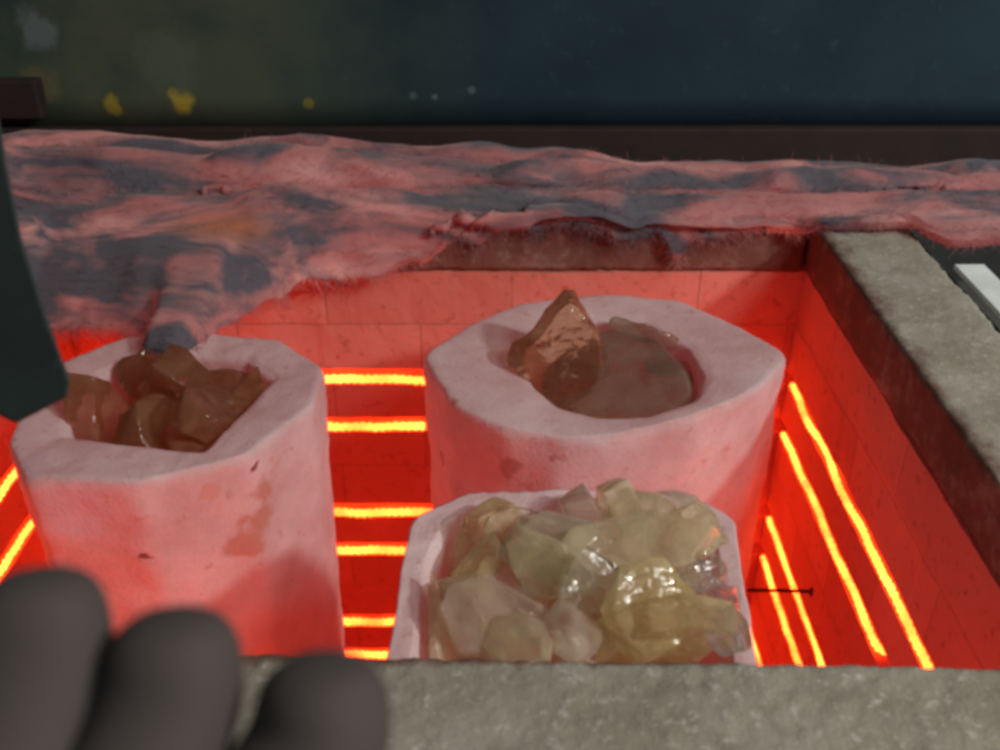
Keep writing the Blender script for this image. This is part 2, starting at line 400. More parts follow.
def block(x0, x1, y0, y1, z0, z1, step=.006, rough=.0012, rnd=.003, seed=0.0):
    """rough edged block with displaced faces"""
    nx, ny, nz = [max(2, int((b-a)/step)) for a, b in ((x0, x1), (y0, y1), (z0, z1))]
    idx = {}; V = []; F = []
    cx, cy, cz = (x0+x1)/2, (y0+y1)/2, (z0+z1)/2
    hx, hy, hz = (x1-x0)/2, (y1-y0)/2, (z1-z0)/2
    def vt(i, j, k):
        key = (i, j, k)
        if key not in idx:
            p = Vector((x0+(x1-x0)*i/nx-cx, y0+(y1-y0)*j/ny-cy, z0+(z1-z0)*k/nz-cz))
            q = Vector((max(-hx+rnd, min(hx-rnd, p.x)), max(-hy+rnd, min(hy-rnd, p.y)), max(-hz+rnd, min(hz-rnd, p.z))))
            d = p-q; nrm = d.normalized() if d.length > 1e-6 else Vector((0, 0, 1))
            p = q+nrm*rnd if d.length > 1e-6 else p
            w = p+Vector((cx, cy, cz))
            e = rough*(N(w.x*28+seed, w.y*28, w.z*28, 5)) + rough*.9*N(w.x*130, w.y*130+seed, w.z*130, 2)
            on = sum(1 for a, h in ((p.x, hx), (p.y, hy), (p.z, hz)) if abs(a) > h-rnd*1.01)
            if on > 1: e -= abs(N(w.x*45, w.y*45, w.z*45+seed, 4))*rough*2.4
            idx[key] = len(V); V.append(w+nrm*e)
        return idx[key]
    for i in range(nx):
        for j in range(ny):
            F.append((vt(i, j, nz), vt(i+1, j, nz), vt(i+1, j+1, nz), vt(i, j+1, nz)))
            F.append((vt(i, j, 0), vt(i, j+1, 0), vt(i+1, j+1, 0), vt(i+1, j, 0)))
    for i in range(nx):
        for k in range(nz):
            F.append((vt(i, 0, k), vt(i+1, 0, k), vt(i+1, 0, k+1), vt(i, 0, k+1)))
            F.append((vt(i, ny, k), vt(i, ny, k+1), vt(i+1, ny, k+1), vt(i+1, ny, k)))
    for j in range(ny):
        for k in range(nz):
            F.append((vt(0, j, k), vt(0, j, k+1), vt(0, j+1, k+1), vt(0, j+1, k)))
            F.append((vt(nx, j, k), vt(nx, j+1, k), vt(nx, j+1, k+1), vt(nx, j, k+1)))
    return V, F
def rim(x0, x1, y0, y1, mat, seed, step=.006, rz=0, z1=ZR, z0=ZJ):
    V, F = block(x0, x1, y0, y1, z0, z1, step, seed=seed)
    if rz:
        R = Matrix.Rotation(rz, 4, 'Z'); c = Vector((.1, Y0, 0)); V = [R @ (v-c)+c for v in V]
    return kpart('rim_brick', V, F, mat, smooth=True)
rim(X1, X1+T, .331, 1.235, M_RIM['right'], 1.0, .005)
rim(X0-T, X0, .331, 1.235, M_RIM['left'], 2.0, .008)
rim(X0+.002, X1-.002, Y0-T, Y0, M_RIM['front'], 3.0, .0035, math.radians(-1.3))
rim(X0+.002, X1-.002, Y1, Y1+T, M_RIM['back'], 4.0, .006)
# chamber floor
V, F = block(X0-.03, X1+.03, Y0-.03, Y1+.03, ZF-.06, ZF, .03, .0008)
kpart('chamber_floor', V, F, M_BX)
# steel shell round the brick
def box(x0, x1, y0, y1, z0, z1):
    V = [(x, y, z) for x in (x0, x1) for y in (y0, y1) for z in (z0, z1)]
    return V, [(0, 1, 3, 2), (4, 6, 7, 5), (0, 4, 5, 1), (2, 3, 7, 6), (0, 2, 6, 4), (1, 5, 7, 3)]
def bev(o, w=.0015, seg=2):
    md = o.modifiers.new('bevel', 'BEVEL'); md.width = w; md.segments = seg; md.limit_method = 'ANGLE'
G = .008
for nm, bx_ in (('shell_panel', (X1+T+G, X1+T+G+.004, .31, 1.25, -1.4, -.462)), ('shell_panel', (X0-T-G-.004, X0-T-G, .31, 1.25, -1.4, -.462)),
            ('shell_panel', (X0-T-G, X1+T+G, .306, .31, -1.4, -.462)), ('shell_panel', (X0-T-G, X1+T+G, 1.25, 1.254, -1.4, -.462))):
    bev(kpart(nm, *box(*bx_), M_SHELL), .001)
# pale angle strip along the right hand edge
V, F = box(X1+T+.010, X1+T+.042, .33, .995, -.452, -.446)
bev(kpart('edge_trim', V, F, M_TRIM), .001)
# raised lid: steel face with a rusty lower flange
V, F = [], []
nx, nz = 60, 24
for i in range(nx+1):
    for k in range(nz+1):
        x = -1.05+2.1*i/nx; z = -.415+.95*k/nz
        V.append((x, 1.40+.10*max(0, z+.415)+.0025*N(x*3, z*3, 1.2), z))
for i in range(nx):
    for k in range(nz): F.append((i*(nz+1)+k, (i+1)*(nz+1)+k, (i+1)*(nz+1)+k+1, i*(nz+1)+k+1))
lid = kpart('lid', V, F, M_LID, smooth=True)
sd = lid.modifiers.new('thickness', 'SOLIDIFY'); sd.thickness = .07; sd.offset = -1; 
fl = mesh_obj('lid_flange', *box(-1.05, 1.05, 1.383, 1.47, -.475, -.4165), M_RUST, None, False); fl.parent = lid; bev(fl, .002)
hp = mesh_obj('hinge_plate', *box(-.74, -.625, 1.372, 1.398, -.400, -.348), M_RUST, None, False); hp.parent = lid; bev(hp, .003)

# heating elements
def tube(path, rad, seg=8):
    V, F = [], []
    for i, p in enumerate(path):
        p = Vector(p); a = Vector(path[max(0, i-1)]); c = Vector(path[min(len(path)-1, i+1)])
        t = (c-a).normalized(); up = Vector((0, 0, 1)) if abs(t.z) < .9 else Vector((1, 0, 0))
        s = t.cross(up).normalized(); u = s.cross(t)
        r = rad(i) if callable(rad) else rad
        for k in range(seg):
            w = 2*math.pi*k/seg; V.append(p+(s*math.cos(w)+u*math.sin(w))*r)
    for i in range(len(path)-1):
        for k in range(seg):
            j = (k+1) % seg; F.append((i*seg+k, i*seg+j, (i+1)*seg+j, (i+1)*seg+k))
    F.append(tuple(range(seg))[::-1]); F.append(tuple((len(path)-1)*seg+k for k in range(seg)))
    return V, F
def element(axis, c, a0, a1, z, sgn, seed, foot=False):
    path = []; n = int(abs(a1-a0)/.0028)
    for i in range(n+1):
        a = a0+(a1-a0)*i/n
        o = c+sgn*(.0035+.0022*N(a*14, seed, 0, 3)); zz = z-.003+.0048*N(a*13+4, seed, 1, 4)+.0008*math.sin(a*2*math.pi/.011+seed)
        path.append((o, a, zz) if axis == 'x' else (a, o, zz))
    if foot:
        p = path[0]; q = []
        for k in range(1, 9):
            q.append((p[0]+.0016*k, p[1]-.0010*k, p[2]-.0004*k))
        path = q[::-1]+path
    V, F = tube(path, lambda i: (.0052 if axis == 'y' else .0037)*(1+.16*math.sin(i*2.0+seed)+.10*N(i*.11, seed, 2, 2)))
    kpart('heating_element', V, F, EL, smooth=True)
for i, z in enumerate(ROWS):
    g = .004
    element('x', X1, .73 if i == 1 else (Y0+.02), Y1-.012, z, 1, 10+i, foot=(i == 1))
    element('x', X0, Y0+.02, Y1-.012, z, -1, 20+i)
    element('y', Y1, X0+.02, -.10 if i in (1, 3) else -.075, z, 1, 30+i)
    element('y', Y1, .0, X1-.02, z, 1, 40+i)
    element('y', Y0, X0+.02, X1-.02, z, -1, 50+i)

# ================================================================ moulds
GB = (.22, .13, .09)
M_PL = {'left': plaster_mat('plaster_left', 2.0, [((-.215, .729, -.548), .017, .9, (.26, .15, .11)), ((-.221, .726, -.575), .019, .9, (.25, .14, .10)), ((-.232, .717, -.598), .021, .9, (.25, .14, .10)),
                      ((-.250, .705, -.528), .013, .6, (.33, .2, .15)), ((-.203, .745, -.53), .007, .7, (.33, .2, .15)), ((-.308, .676, -.585), .0055, 1, (.06, .03, .03)), ((-.218, .722, -.514), .0055, 1, (.08, .03, .03)),
                      ((-.36, .672, -.535), .035, .6, (.33, .35, .42)), ((-.395, .70, -.50), .02, .7, (.3, .29, .31)), ((-.26, .69, -.64), .009, .6, (.33, .2, .15))]),  # grey patches paint in the ambient-lit zone; the brown one is a stain
        'right': plaster_mat('plaster_right', 9.0, [((.006, .755, -.542), .015, .9, (.20, .13, .10)), ((.053, .738, -.522), .008, .8, (.22, .14, .11)), ((-.062, .835, -.585), .010, .8, (.18, .1, .09)), ((.02, .752, -.56), .010, .6, (.25, .16, .13)),
                      ((-.045, .80, -.50), .006, .9, (.15, .1, .09)), ((.22, .80, -.55), .008, .5, (.3, .2, .17)), ((.25, .84, -.5), .03, .5, (.36, .36, .38))]),
        'front': plaster_mat('plaster_front', 17.0, (), .98)}
for m_ in M_PL.values(): hot(m_, .12, .010, .010)
ML = {'left': 'tall plaster mould with angular opening, stained side, left in the kiln',
      'right': 'round plaster mould with wide rim and round hollow near the back wall',
      'front': 'small plaster mould heaped with pale yellow glass behind the front rim'}
SH = {'front': .022, 'left': -.018, 'right': 0}
DEPTH = {'front': .055, 'left': .083, 'right': .07}
for k in ('left', 'right', 'front'):
    P = dict(MOULDS[k]); P['depth'] = DEPTH[k]
    V, F = mould_mesh(**P)
    o = mesh_obj('plaster_mould', V, F, M_PL[k]); tag(o, ML[k], 'mould', 'plaster moulds in the kiln')
# shelf under the near mould
prop = empty('kiln_shelf', (.05, .56, ZF)); tag(prop, 'flat refractory shelf carrying the near plaster mould', 'shelf')
V, F = block(-.12, .22, .445, .70, -.945, -.921, .02); s_ = mesh_obj('slab', [v-Vector((.05, .56, ZF)) for v in V], F, M_BX, prop)
for px_, py_ in ((-.09, .48), (.18, .48), (-.09, .66), (.18, .66)):
    V, F = tube([(px_-.05, py_-.56, .001), (px_-.05, py_-.56, -.9455-ZF)], .018, 20); mesh_obj('leg', V, F, M_BX, prop)

# ================================================================ glass
GM = {'front': [glass_mat('pale_yellow_glass', (.985, .945, .83), .25, (1, .88, .63), .02), glass_mat('olive_yellow_glass', (.98, .925, .76), .27, (1, .85, .50), .03),
                glass_mat('straw_glass', (.985, .96, .90), .22, (1, .87, .72), .02), glass_mat('clear_glass', (.99, .99, .96), .05, (.9, .88, .8), .01)],
      'left': [glass_mat('amber_glass', (.88, .72, .50), .32, (.44, .22, .12), .10, .05), glass_mat('brown_glass', (.84, .66, .46), .34, (.34, .17, .095), .14, .05)],
      'right': [glass_mat('smoky_glass', (.80, .72, .58), .24, (.40, .34, .26), .03, .10), glass_mat('brown_amber_glass', (.84, .62, .42), .10, (.30, .16, .09), .02, .12)]}
for k_, v_ in (('left', (.018, .003, .001)), ('right', (.006, .001, .001))):
    for g_ in GM[k_]: hot(g_, *v_)
SIM = [('front', 'lump', (0.0643, 0.053, 0.0318), 400, (0.0468, 0.5613, -0.5471), (0.2824, 0.8101, 0.5121, -0.041)),
('front', 'lump', (0.0585, 0.0482, 0.0289), 401, (0.042, 0.6231, -0.5468), (0.8775, 0.4571, 0.0459, 0.1374)),
('front', 'slab', (0.1045, 0.0597, 0.0247), 402, (0.0557, 0.5063, -0.5454), (0.1051, 0.0102, -0.0134, -0.9943)),
('front', 'slab', (0.0874, 0.0497, 0.0225), 403, (0.1, 0.6168, -0.5462), (0.063, 0.0028, 0.0277, -0.9976)),
('front', 'slab', (0.0883, 0.0518, 0.0287), 404, (0.0388, 0.5885, -0.5441), (0.6271, -0.7458, -0.0557, 0.2177)),
('front', 'shard', (0.0801, 0.0364, 0.0262), 405, (0.1066, 0.5822, -0.5507), (0.998, 0.0327, -0.0289, 0.0462)),
('front', 'lump', (0.0691, 0.0569, 0.0342), 406, (0.1255, 0.5253, -0.5449), (0.7486, 0.0489, -0.1977, -0.631)),
('front', 'slab', (0.0817, 0.0486, 0.0298), 407, (0.0061, 0.5449, -0.5351), (0.6819, 0.5621, -0.3751, -0.2799)),
('front', 'slab', (0.0843, 0.0644, 0.0254), 408, (0.0934, 0.6031, -0.5121), (0.2608, 0.7556, -0.085, -0.5949)),
('front', 'slab', (0.0808, 0.0619, 0.022), 409, (-0.0022, 0.6044, -0.5323), (0.59, -0.6716, -0.417, 0.1641)),
('front', 'shard', (0.0847, 0.0385, 0.0277), 410, (0.0785, 0.5439, -0.5548), (0.4009, 0.9067, 0.1311, 0.0082)),
('front', 'slab', (0.0835, 0.0518, 0.0282), 411, (0.1275, 0.558, -0.5309), (0.1678, -0.2155, -0.5744, -0.7717)),
('front', 'lump', (0.0579, 0.0477, 0.0286), 412, (0.062, 0.5374, -0.5243), (0.1484, 0.9282, -0.323, -0.1097)),
('front', 'slab', (0.0865, 0.0532, 0.027), 413, (0.1329, 0.6031, -0.5164), (0.5108, -0.1381, -0.573, 0.6259)),
('front', 'slab', (0.0907, 0.064, 0.0206), 414, (-0.008, 0.5175, -0.5293), (0.4222, -0.2601, -0.5345, 0.6844)),
('front', 'slab', (0.1061, 0.0665, 0.024), 415, (0.0993, 0.4941, -0.5072), (0.563, 0.7876, -0.1812, 0.1728)),
('front', 'slab', (0.135, 0.05, 0.024), 416, (0.0734, 0.5874, -0.5167), (0.4259, 0.7011, -0.3364, -0.4624)),
('front', 'slab', (0.0897, 0.0634, 0.0262), 417, (0.036, 0.5847, -0.5138), (0.6636, 0.0117, 0.2065, 0.7189)),
('front', 'lump', (0.072, 0.064, 0.036), 418, (0.1051, 0.5293, -0.5243), (0.4016, 0.5797, -0.5485, 0.4492)),
('front', 'shard', (0.0862, 0.0392, 0.0282), 419, (0.037, 0.5077, -0.5186), (0.1892, 0.3035, 0.419, 0.8346)),
('front', 'shard', (0.0784, 0.0356, 0.0256), 420, (-0.0344, 0.5182, -0.5267), (0.5354, 0.4161, 0.1848, 0.7113)),
('left', 'slab', (0.0894, 0.0721, 0.0271), 500, (-0.3212, 0.807, -0.5571), (0.2678, -0.0092, -0.0393, 0.9626)),
('left', 'slab', (0.1077, 0.0725, 0.0278), 501, (-0.342, 0.7951, -0.535), (0.8903, 0.0723, -0.0536, 0.4464)),
('left', 'slab', (0.1236, 0.0883, 0.0297), 502, (-0.2941, 0.7847, -0.5223), (0.1139, -0.3751, 0.1931, -0.8995)),
('left', 'slab', (0.0998, 0.0771, 0.0335), 503, (-0.2714, 0.8526, -0.5327), (0.5602, -0.6179, -0.5173, -0.1918)),
('left', 'slab', (0.1264, 0.0793, 0.0266), 504, (-0.3821, 0.8151, -0.4873), (0.2312, -0.6786, 0.2303, -0.658)),
('left', 'shard', (0.1085, 0.0493, 0.0395), 505, (-0.2493, 0.821, -0.5086), (0.0496, 0.7182, 0.625, 0.3017)),
('left', 'shard', (0.1012, 0.046, 0.0368), 506, (-0.3433, 0.8498, -0.5572), (0.8717, 0.4788, 0.0392, 0.0966)),
('left', 'lump', (0.0738, 0.0615, 0.041), 507, (-0.2788, 0.7579, -0.5037), (0.2676, 0.3385, -0.0031, 0.9021)),
('left', 'slab', (0.1009, 0.0643, 0.0378), 508, (-0.3159, 0.8474, -0.497), (0.5024, -0.2648, 0.5518, 0.6107)),
('left', 'shard', (0.1246, 0.0566, 0.0453), 509, (-0.354, 0.8728, -0.509), (0.7312, 0.123, 0.6385, -0.206)),
('left', 'slab', (0.0945, 0.0639, 0.0267), 510, (-0.2709, 0.7828, -0.4818), (0.7265, 0.0449, 0.3198, 0.6066))]
def hidden_low(m, z): return False
pieces = []
for (m_, kind, dims, seed, loc, q) in SIM:
    z = loc[2]+SH[m_]-{509: .024, 504: .012}.get(seed, 0)
    me = chunk_mesh(kind, dims, seed)
    o = bpy.data.objects.new('glass_chunk', me); C.objects.link(o)
    cx_, cy_, s_, dx_ = {'front': (.06, .56, 1.09, -.002), 'left': (-.315, .815, 1.04, .0)}[m_]
    me.transform(Matrix.Scale(s_, 4)); s2 = 1+(s_-1)*.7
    o.location = (cx_+(loc[0]-cx_)*s2+dx_, cy_+(loc[1]-cy_)*s2, z); o.rotation_mode = 'QUATERNION'; o.rotation_quaternion = q
    me.materials.append(GM[m_][(seed*7+3) % (3 if m_ == 'front' else 2)])
    pieces.append((o, m_, kind, dims, seed))
WORD = {'slab': 'flat slab', 'shard': 'pointed shard', 'lump': 'rounded lump'}
EXTRA = []
def place(m_, kind, dims, seed, loc, rot, mi, outline=None):
    me = chunk_mesh(kind, dims, seed, outline); o = bpy.data.objects.new('glass_chunk', me); C.objects.link(o)
    o.location = loc; o.rotation_euler = rot; me.materials.append(GM[m_][mi]); return o
ex = [
 place('right', 'slab', (.155, .130, .026), 305, (.122, .878, -.524), (math.radians(9), math.radians(-4), 0), 0,
       [(x_*.56, y_*.56) for x_, y_ in ((-.12, -.10), (-.06, -.165), (.06, -.17), (.135, -.10), (.14, .02), (.10, .12), (.0, .17), (-.10, .14), (-.15, .02))]),
 place('right', 'slab', (.098, .098, .034), 311, (.062, .872, -.497), (math.radians(72), math.radians(-6), math.radians(10)), 1,
       [(-.052, .010), (-.046, .026), (-.012, .048), (.014, .070), (.024, .066), (.040, .034), (.046, -.005), (.030, -.045), (-.002, -.060), (-.030, -.045), (-.047, -.018)]),
 place('right', 'shard', (.085, .040, .035), 316, (.155, .950, -.508), (.3, .2, -.5), 0),
 place('right', 'lump', (.075, .06, .035), 317, (.180, .905, -.528), (.1, .3, .9), 0),
 place('right', 'lump', (.090, .07, .045), 318, (.085, .920, -.540), (.3, -.2, .2), 1)]
for o, l in zip(ex, ['flat smoky brown glass slab lying in the hollow of the round mould', 'upright peaked chunk of amber glass standing tallest in the round mould',
                     'clear shard of glass leaning at the back of the round mould hollow', 'small dark glass lump at the right side of the round mould hollow', 'amber glass lump behind the upright peaked chunk in the round mould']):
    tag(o, l, 'glass chunk', 'glass chunks in the round mould')
o = place('front', 'shard', (.085, .045, .035), 330, (.158, .520, -.490), (.4, .5, 1.3), 3)
tag(o, 'clear sparkling glass shard overhanging the right edge of the near mould', 'glass chunk', 'glass chunks heaped in the near mould')
rd = math.radians
for kind, d, sd_, loc, rot, mi, lab in [
  ('slab', (.135, .056, .024), 604, (.092, .560, -.474), (rd(28), rd(-6), rd(8)), 0, 'long pale yellow glass slab lying across the top of the near mould heap'),
  ('slab', (.076, .070, .026), 611, (.098, .500, -.476), (rd(30), rd(6), 0), 1, 'large domed yellow glass lump at the front middle of the near mould'),
  ('lump', (.060, .050, .032), 622, (.108, .600, -.474), (rd(35), 0, .3), 0, 'rounded glass lump highest at the back of the near mould heap'),
  ('slab', (.070, .085, .022), 633, (.040, .575, -.483), (rd(30), rd(14), rd(-28)), 2, 'broad leaning glass slab left of the centre of the near mould heap'),
  ('slab', (.062, .070, .020), 644, (-.012, .515, -.490), (rd(24), rd(-16), rd(20)), 2, 'pale glass slab at the left front side of the near mould heap'),
  ('lump', (.062, .046, .034), 655, (.048, .492, -.488), (rd(10), rd(12), rd(40)), 2, 'straw coloured glass lump at the front of the near mould beside the domed lump'),
  ('lump', (.048, .040, .030), 666, (.142, .548, -.482), (rd(10), rd(12), rd(70)), 3, 'small clear glass lump near the right lip of the near mould')]:
    o = place('front', kind, d, sd_, loc, rot, mi); tag(o, lab, 'glass chunk', 'glass chunks heaped in the near mould')
for kind, d, sd_, loc, rot, mi, lab in [
  ('slab', (.070, .052, .012), 701, (.028, .545, -.474), (rd(48), rd(20), rd(-50)), 0, 'thin yellow glass flake on edge in the middle of the near mould heap'),
  ('slab', (.060, .048, .010), 702, (.062, .520, -.470), (rd(40), rd(-25), rd(35)), 3, 'thin clear glass flake leaning behind the domed lump in the near mould'),
  ('slab', (.055, .050, .012), 703, (.146, .585, -.476), (rd(35), rd(30), rd(10)), 0, 'thin glass flake against the back right corner of the near mould'),
  ('slab', (.052, .046, .010), 704, (.006, .600, -.488), (rd(55), rd(8), rd(25)), 3, 'thin clear glass flake against the back lip of the near mould'),
  ('shard', (.070, .030, .022), 705, (-.018, .562, -.492), (rd(10), rd(-20), rd(60)), 1, 'narrow yellow glass shard along the left lip of the near mould'),
  ('slab', (.060, .044, .012), 706, (.012, .483, -.486), (rd(30), rd(-28), rd(-15)), 0, 'thin glass flake at the front left corner of the near mould'),
  ('slab', (.050, .040, .012), 707, (.146, .478, -.470), (rd(35), rd(38), rd(20)), 3, 'thin clear glass flake at the front right corner of the near mould')]:
    o = place('front', kind, d, sd_, loc, rot, mi); tag(o, lab, 'glass chunk', 'glass chunks heaped in the near mould')
for kind, d, sd_, loc, rot, mi, lab in [
  ('lump', (.105, .085, .050), 711, (-.335, .785, -.522), (rd(20), rd(5), 0), 0, 'broad rounded amber lump at the front of the left mould opening'),
  ('slab', (.110, .080, .034), 712, (-.268, .845, -.522), (rd(15), rd(20), rd(50)), 1, 'broad brown glass slab along the right side of the left mould opening'),
  ('lump', (.090, .070, .045), 713, (-.340, .872, -.512), (rd(30), 0, rd(20)), 1, 'brown glass lump under the hanging tuft at the back of the left mould')]:
    o = place('left', kind, d, sd_, loc, rot, mi); tag(o, lab, 'glass chunk', 'glass chunks in the left mould')

# labels by row and place in the row
def ordn(i): return ['first', 'second', 'third', 'fourth', 'fifth', 'sixth', 'seventh', 'eighth', 'ninth', 'tenth', 'eleventh', 'twelfth'][i]
for mk, nm, grp in (('front', 'near mould', 'glass chunks heaped in the near mould'), ('left', 'left mould', 'glass chunks in the left mould')):
    L = [p for p in pieces if p[1] == mk]
    L.sort(key=lambda p: p[0].location.z, reverse=True)
    top = L[:15 if mk == 'front' else 8]; low = L[len(top):]
    top.sort(key=lambda p: p[0].location.y, reverse=True)
    nr = 3 if mk == 'front' else 2; per = math.ceil(len(top)/nr)
    for r in range(nr):
        row = sorted(top[r*per:(r+1)*per], key=lambda p: p[0].location.x)
        for i, p in enumerate(row):
            rn = {3: ['back', 'middle', 'front'], 2: ['back', 'front']}[nr][r]
            tag(p[0], '%s of %s glass, %s from left in %s row of %s' % (WORD[p[2]], 'pale yellow' if mk == 'front' else 'brown amber', ordn(i), rn, nm), 'glass chunk', grp)
    for p in low:
        tag(p[0], '%s glass chunk buried under the top layer of the %s' % ('pale yellow' if mk == 'front' else 'brown amber', nm), 'glass chunk', grp)

# ================================================================ fibre blanket
def lerp_table(T_, x):
    if x <= T_[0][0]: return T_[0][1:]
    for a, b_ in zip(T_, T_[1:]):
        if x <= b_[0]:
            t = (x-a[0])/(b_[0]-a[0]); t = t*t*(3-2*t); return tuple(u+(v-u)*t for u, v in zip(a[1:], b_[1:]))
    return T_[-1][1:]
# x, front edge y, front edge z
EDGE = [(-.80, 1.00, -.50), (-.56, 1.0, -.52), (-.47, .99, -.52), (-.43, .985, -.522), (-.385, .95, -.512), (-.352, .885, -.487), (-.322, .875, -.485), (-.29, .96, -.50), (-.26, 1.03, -.507), (-.22, 1.085, -.51),
        (-.185, 1.10, -.515), (-.15, 1.10, -.506), (-.10, 1.108, -.488), (-.05, 1.112, -.464), (.0, 1.114, -.448), (.05, 1.115, -.450), (.10, 1.115, -.454), (.15, 1.112, -.468), (.18, 1.115, -.457), (.22, 1.112, -.464), (.33, 1.115, -.456),
        (.38, 1.09, -.445), (.47, 1.09, -.440), (.50, 1.04, -.447), (.60, 1.05, -.455), (.85, 1.0, -.47)]

def blanket_point(x, q):
    ey, ez = lerp_table(EDGE, x)
    rag = .009*N(x*34, 2.2, 0, 4) + .007*N(x*110, 5.2, 0, 3) - .05*max(0, N(x*21, 7.7, 0, 2)-.22)
    fx = N(x*3.1, 4.0, 0, 2); fx2 = N(x*6.3, 9.0, 0, 2)
    hang = max(0, Y1-ey)
    prof = [(ey, ez), (ey+.006+hang*.1, ez+.016), (ey*.45+(Y1-.005)*.55, ez*.4+(-.447)*.6), (1.125, -.436+.010*fx), (1.15, -.427+.012*fx), (1.175, -.428),
            (1.188, -.441), (1.195, -.432), (1.201, -.412), (1.212, -.398+.006*fx), (1.235, -.389+.008*fx2), (1.27, -.396), (1.285, -.409), (1.295, -.403+.008*fx), (1.32, -.404), (1.36, -.418), (1.375, -.44)]
    t = q*(len(prof)-1); i = min(len(prof)-2, int(t)); f = t-i
    p0 = prof[max(0, i-1)]; p1 = prof[i]; p2 = prof[i+1]; p3 = prof[min(len(prof)-1, i+2)]
    cr = lambda a, b2, c2, d2: .5*((2*b2)+(-a+c2)*f+(2*a-5*b2+4*c2-d2)*f*f+(-a+3*b2-3*c2+d2)*f**3)
    low = .010+.030*max(0, min(1, (x+.3)/.7))
    y, z = cr(p0[0], p1[0], p2[0], p3[0]), cr(p0[1], p1[1], p2[1], p3[1])
    p = Vector((x, y, z-low*min(1, max(0, (q-.3)/.25))))
    a = .026*N(p.x*6, p.y*8+3, p.z*8, 2) +   .006*N(p.x*17, p.y*17, p.z*17+6, 2) + .0016*N(p.x*75, p.y*75, p.z*75, 3)
    k = .3+.7*min(1, q*4)
    fold = .010*max(0, 1-abs(3*N(p.x*3+8, p.z*14+p.y*4, 3.3, 2)))**2
    X_, Y_, Z_ = x, p.y-(a*.8+fold)*k, p.z+a*k+rag*max(0, 1-q*14)
    if Y_ < 1.25:
        d = max(0, min(Y1-.004-Y_, x-X0-.004, X1-.004-x)); Z_ = max(Z_, -.437-22*d+.002*N(x*30, Y_*30, 1))
    return Vector((X_+.006*N(p.x*20, p.y*20, p.z*20), Y_, Z_))
    return Vector((x+.006*N(p.x*20, p.y*20, p.z*20), p.y-(a*.8+fold)*k, p.z+a*k))
nx, nq = 420, 90
V = [blanket_point(-.80+1.65*i/nx, k/nq) for i in range(nx+1) for k in range(nq+1)]
F = [(i*(nq+1)+k, (i+1)*(nq+1)+k, (i+1)*(nq+1)+k+1, i*(nq+1)+k+1) for i in range(nx) for k in range(nq)]
V_BL = V
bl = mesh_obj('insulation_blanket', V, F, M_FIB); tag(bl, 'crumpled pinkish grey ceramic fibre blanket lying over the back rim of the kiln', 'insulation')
sm_ = bl.modifiers.new('soft', 'SMOOTH'); sm_.factor = .5; sm_.iterations = 9
sd = bl.modifiers.new('thickness', 'SOLIDIFY'); sd.thickness = .010; sd.offset = -1

rf = random.Random(77); fv, ff = [], []
for k_ in range(15000):
    i = rf.randrange(nx); edge_ = rf.random() < .25
    kk = rf.randrange(0, 3) if edge_ else int(nq*rf.random()**1.2*.85)
    p = Vector(V_BL[i*(nq+1)+kk]); L_ = rf.uniform(.006, .018); rr_ = rf.uniform(.00018, .0004)
    d = Vector((rf.gauss(0, 1), rf.gauss(-.35, .45), rf.gauss(-.9 if edge_ else .2, .5))).normalized()
    bend = Vector((rf.gauss(0, .6), rf.gauss(0, .4), rf.gauss(-.2, .5)))
    s1 = d.cross(Vector((.3, .2, 1))).normalized(); s2 = s1.cross(d)
    base_ = len(fv)
    for j in range(4):
        c_ = p+d*(L_*j/3)+bend*(L_*.5*(j/3)**2); w_ = rr_*(1-.7*j/3)
        for a_ in (0, 2.094, 4.189): fv.append(c_+(s1*math.cos(a_)+s2*math.sin(a_))*w_)
    for j in range(3):
        for e_ in range(3): ff.append((base_+j*3+e_, base_+j*3+(e_+1) % 3, base_+j*3+3+(e_+1) % 3, base_+j*3+3+e_))
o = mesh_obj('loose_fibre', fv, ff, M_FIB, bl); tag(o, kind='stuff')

# ================================================================ thermocouple pin
pr = empty('thermocouple', (X1, .907, -.83)); tag(pr, 'thin dark rod sticking out of the right hand brick wall', 'rod')
V, F = tube([(.003, 0, 0), (-.004, 0, 0), (-.04, .001, .0005), (-.078, 0, .002)], .0022, 12); mesh_obj('rod', V, F, M_PIN, pr)
V, F = tube([(.002, 0, -.009), (-.001, 0, -.003), (-.001, 0, .004), (.002, 0, .010)], .003, 10); mesh_obj('collar', V, F, M_PIN, pr)

# ================================================================ steel arm at the left edge
Cc, Ss = .8625, .506
def cam_to_world(u, v, t): return Vector((u*t, (Cc+Ss*v)*t, (-Ss+Cc*v)*t))
arm = empty('steel_arm', cam_to_world(-.47, 0, .5)); tag(arm, 'dark green steel bar with clipped end hanging down at the left edge', 'steel bar')
out = [(-.462, -.025), (-.430, -.016), (-.424, -.004), (-.455, .055), (-.482, .16), (-.497, .24), (-.53, .42), (-.62, .42), (-.585, .1), (-.545, -.015), (-.520, -.031), (-.478, -.048)]
out = [(-.478, -.048), (-.427, -.022), (-.424, -.006), (-.448, .060), (-.472, .135), (-.488, .215), (-.500, .290), (-.525, .44), (-.62, .44), (-.60, .12), (-.555, .0), (-.515, -.030)]
fr = [cam_to_world(u, v, .50) for u, v in out]; bk = [cam_to_world(u*1.0, v, .512)+Vector((0, .0, 0)) for u, v in out]
V = [p-arm.location for p in fr+bk]; n = len(out)
F = [tuple(range(n)), tuple(range(2*n-1, n-1, -1))]+[(i, n+i, n+(i+1) % n, (i+1) % n) for i in range(n)]
o = mesh_obj('bar', V, F, M_ARM, arm, False); bev(o, .002, 3)
bl_ = cam_to_world(-.54, .20, .497)-arm.location
V, F = tube([bl_, bl_+Vector((0, -.004, 0)), bl_+Vector((0, -.005, .0))], .007, 6); mesh_obj('bolt', V, F, M_RUST, arm, False)

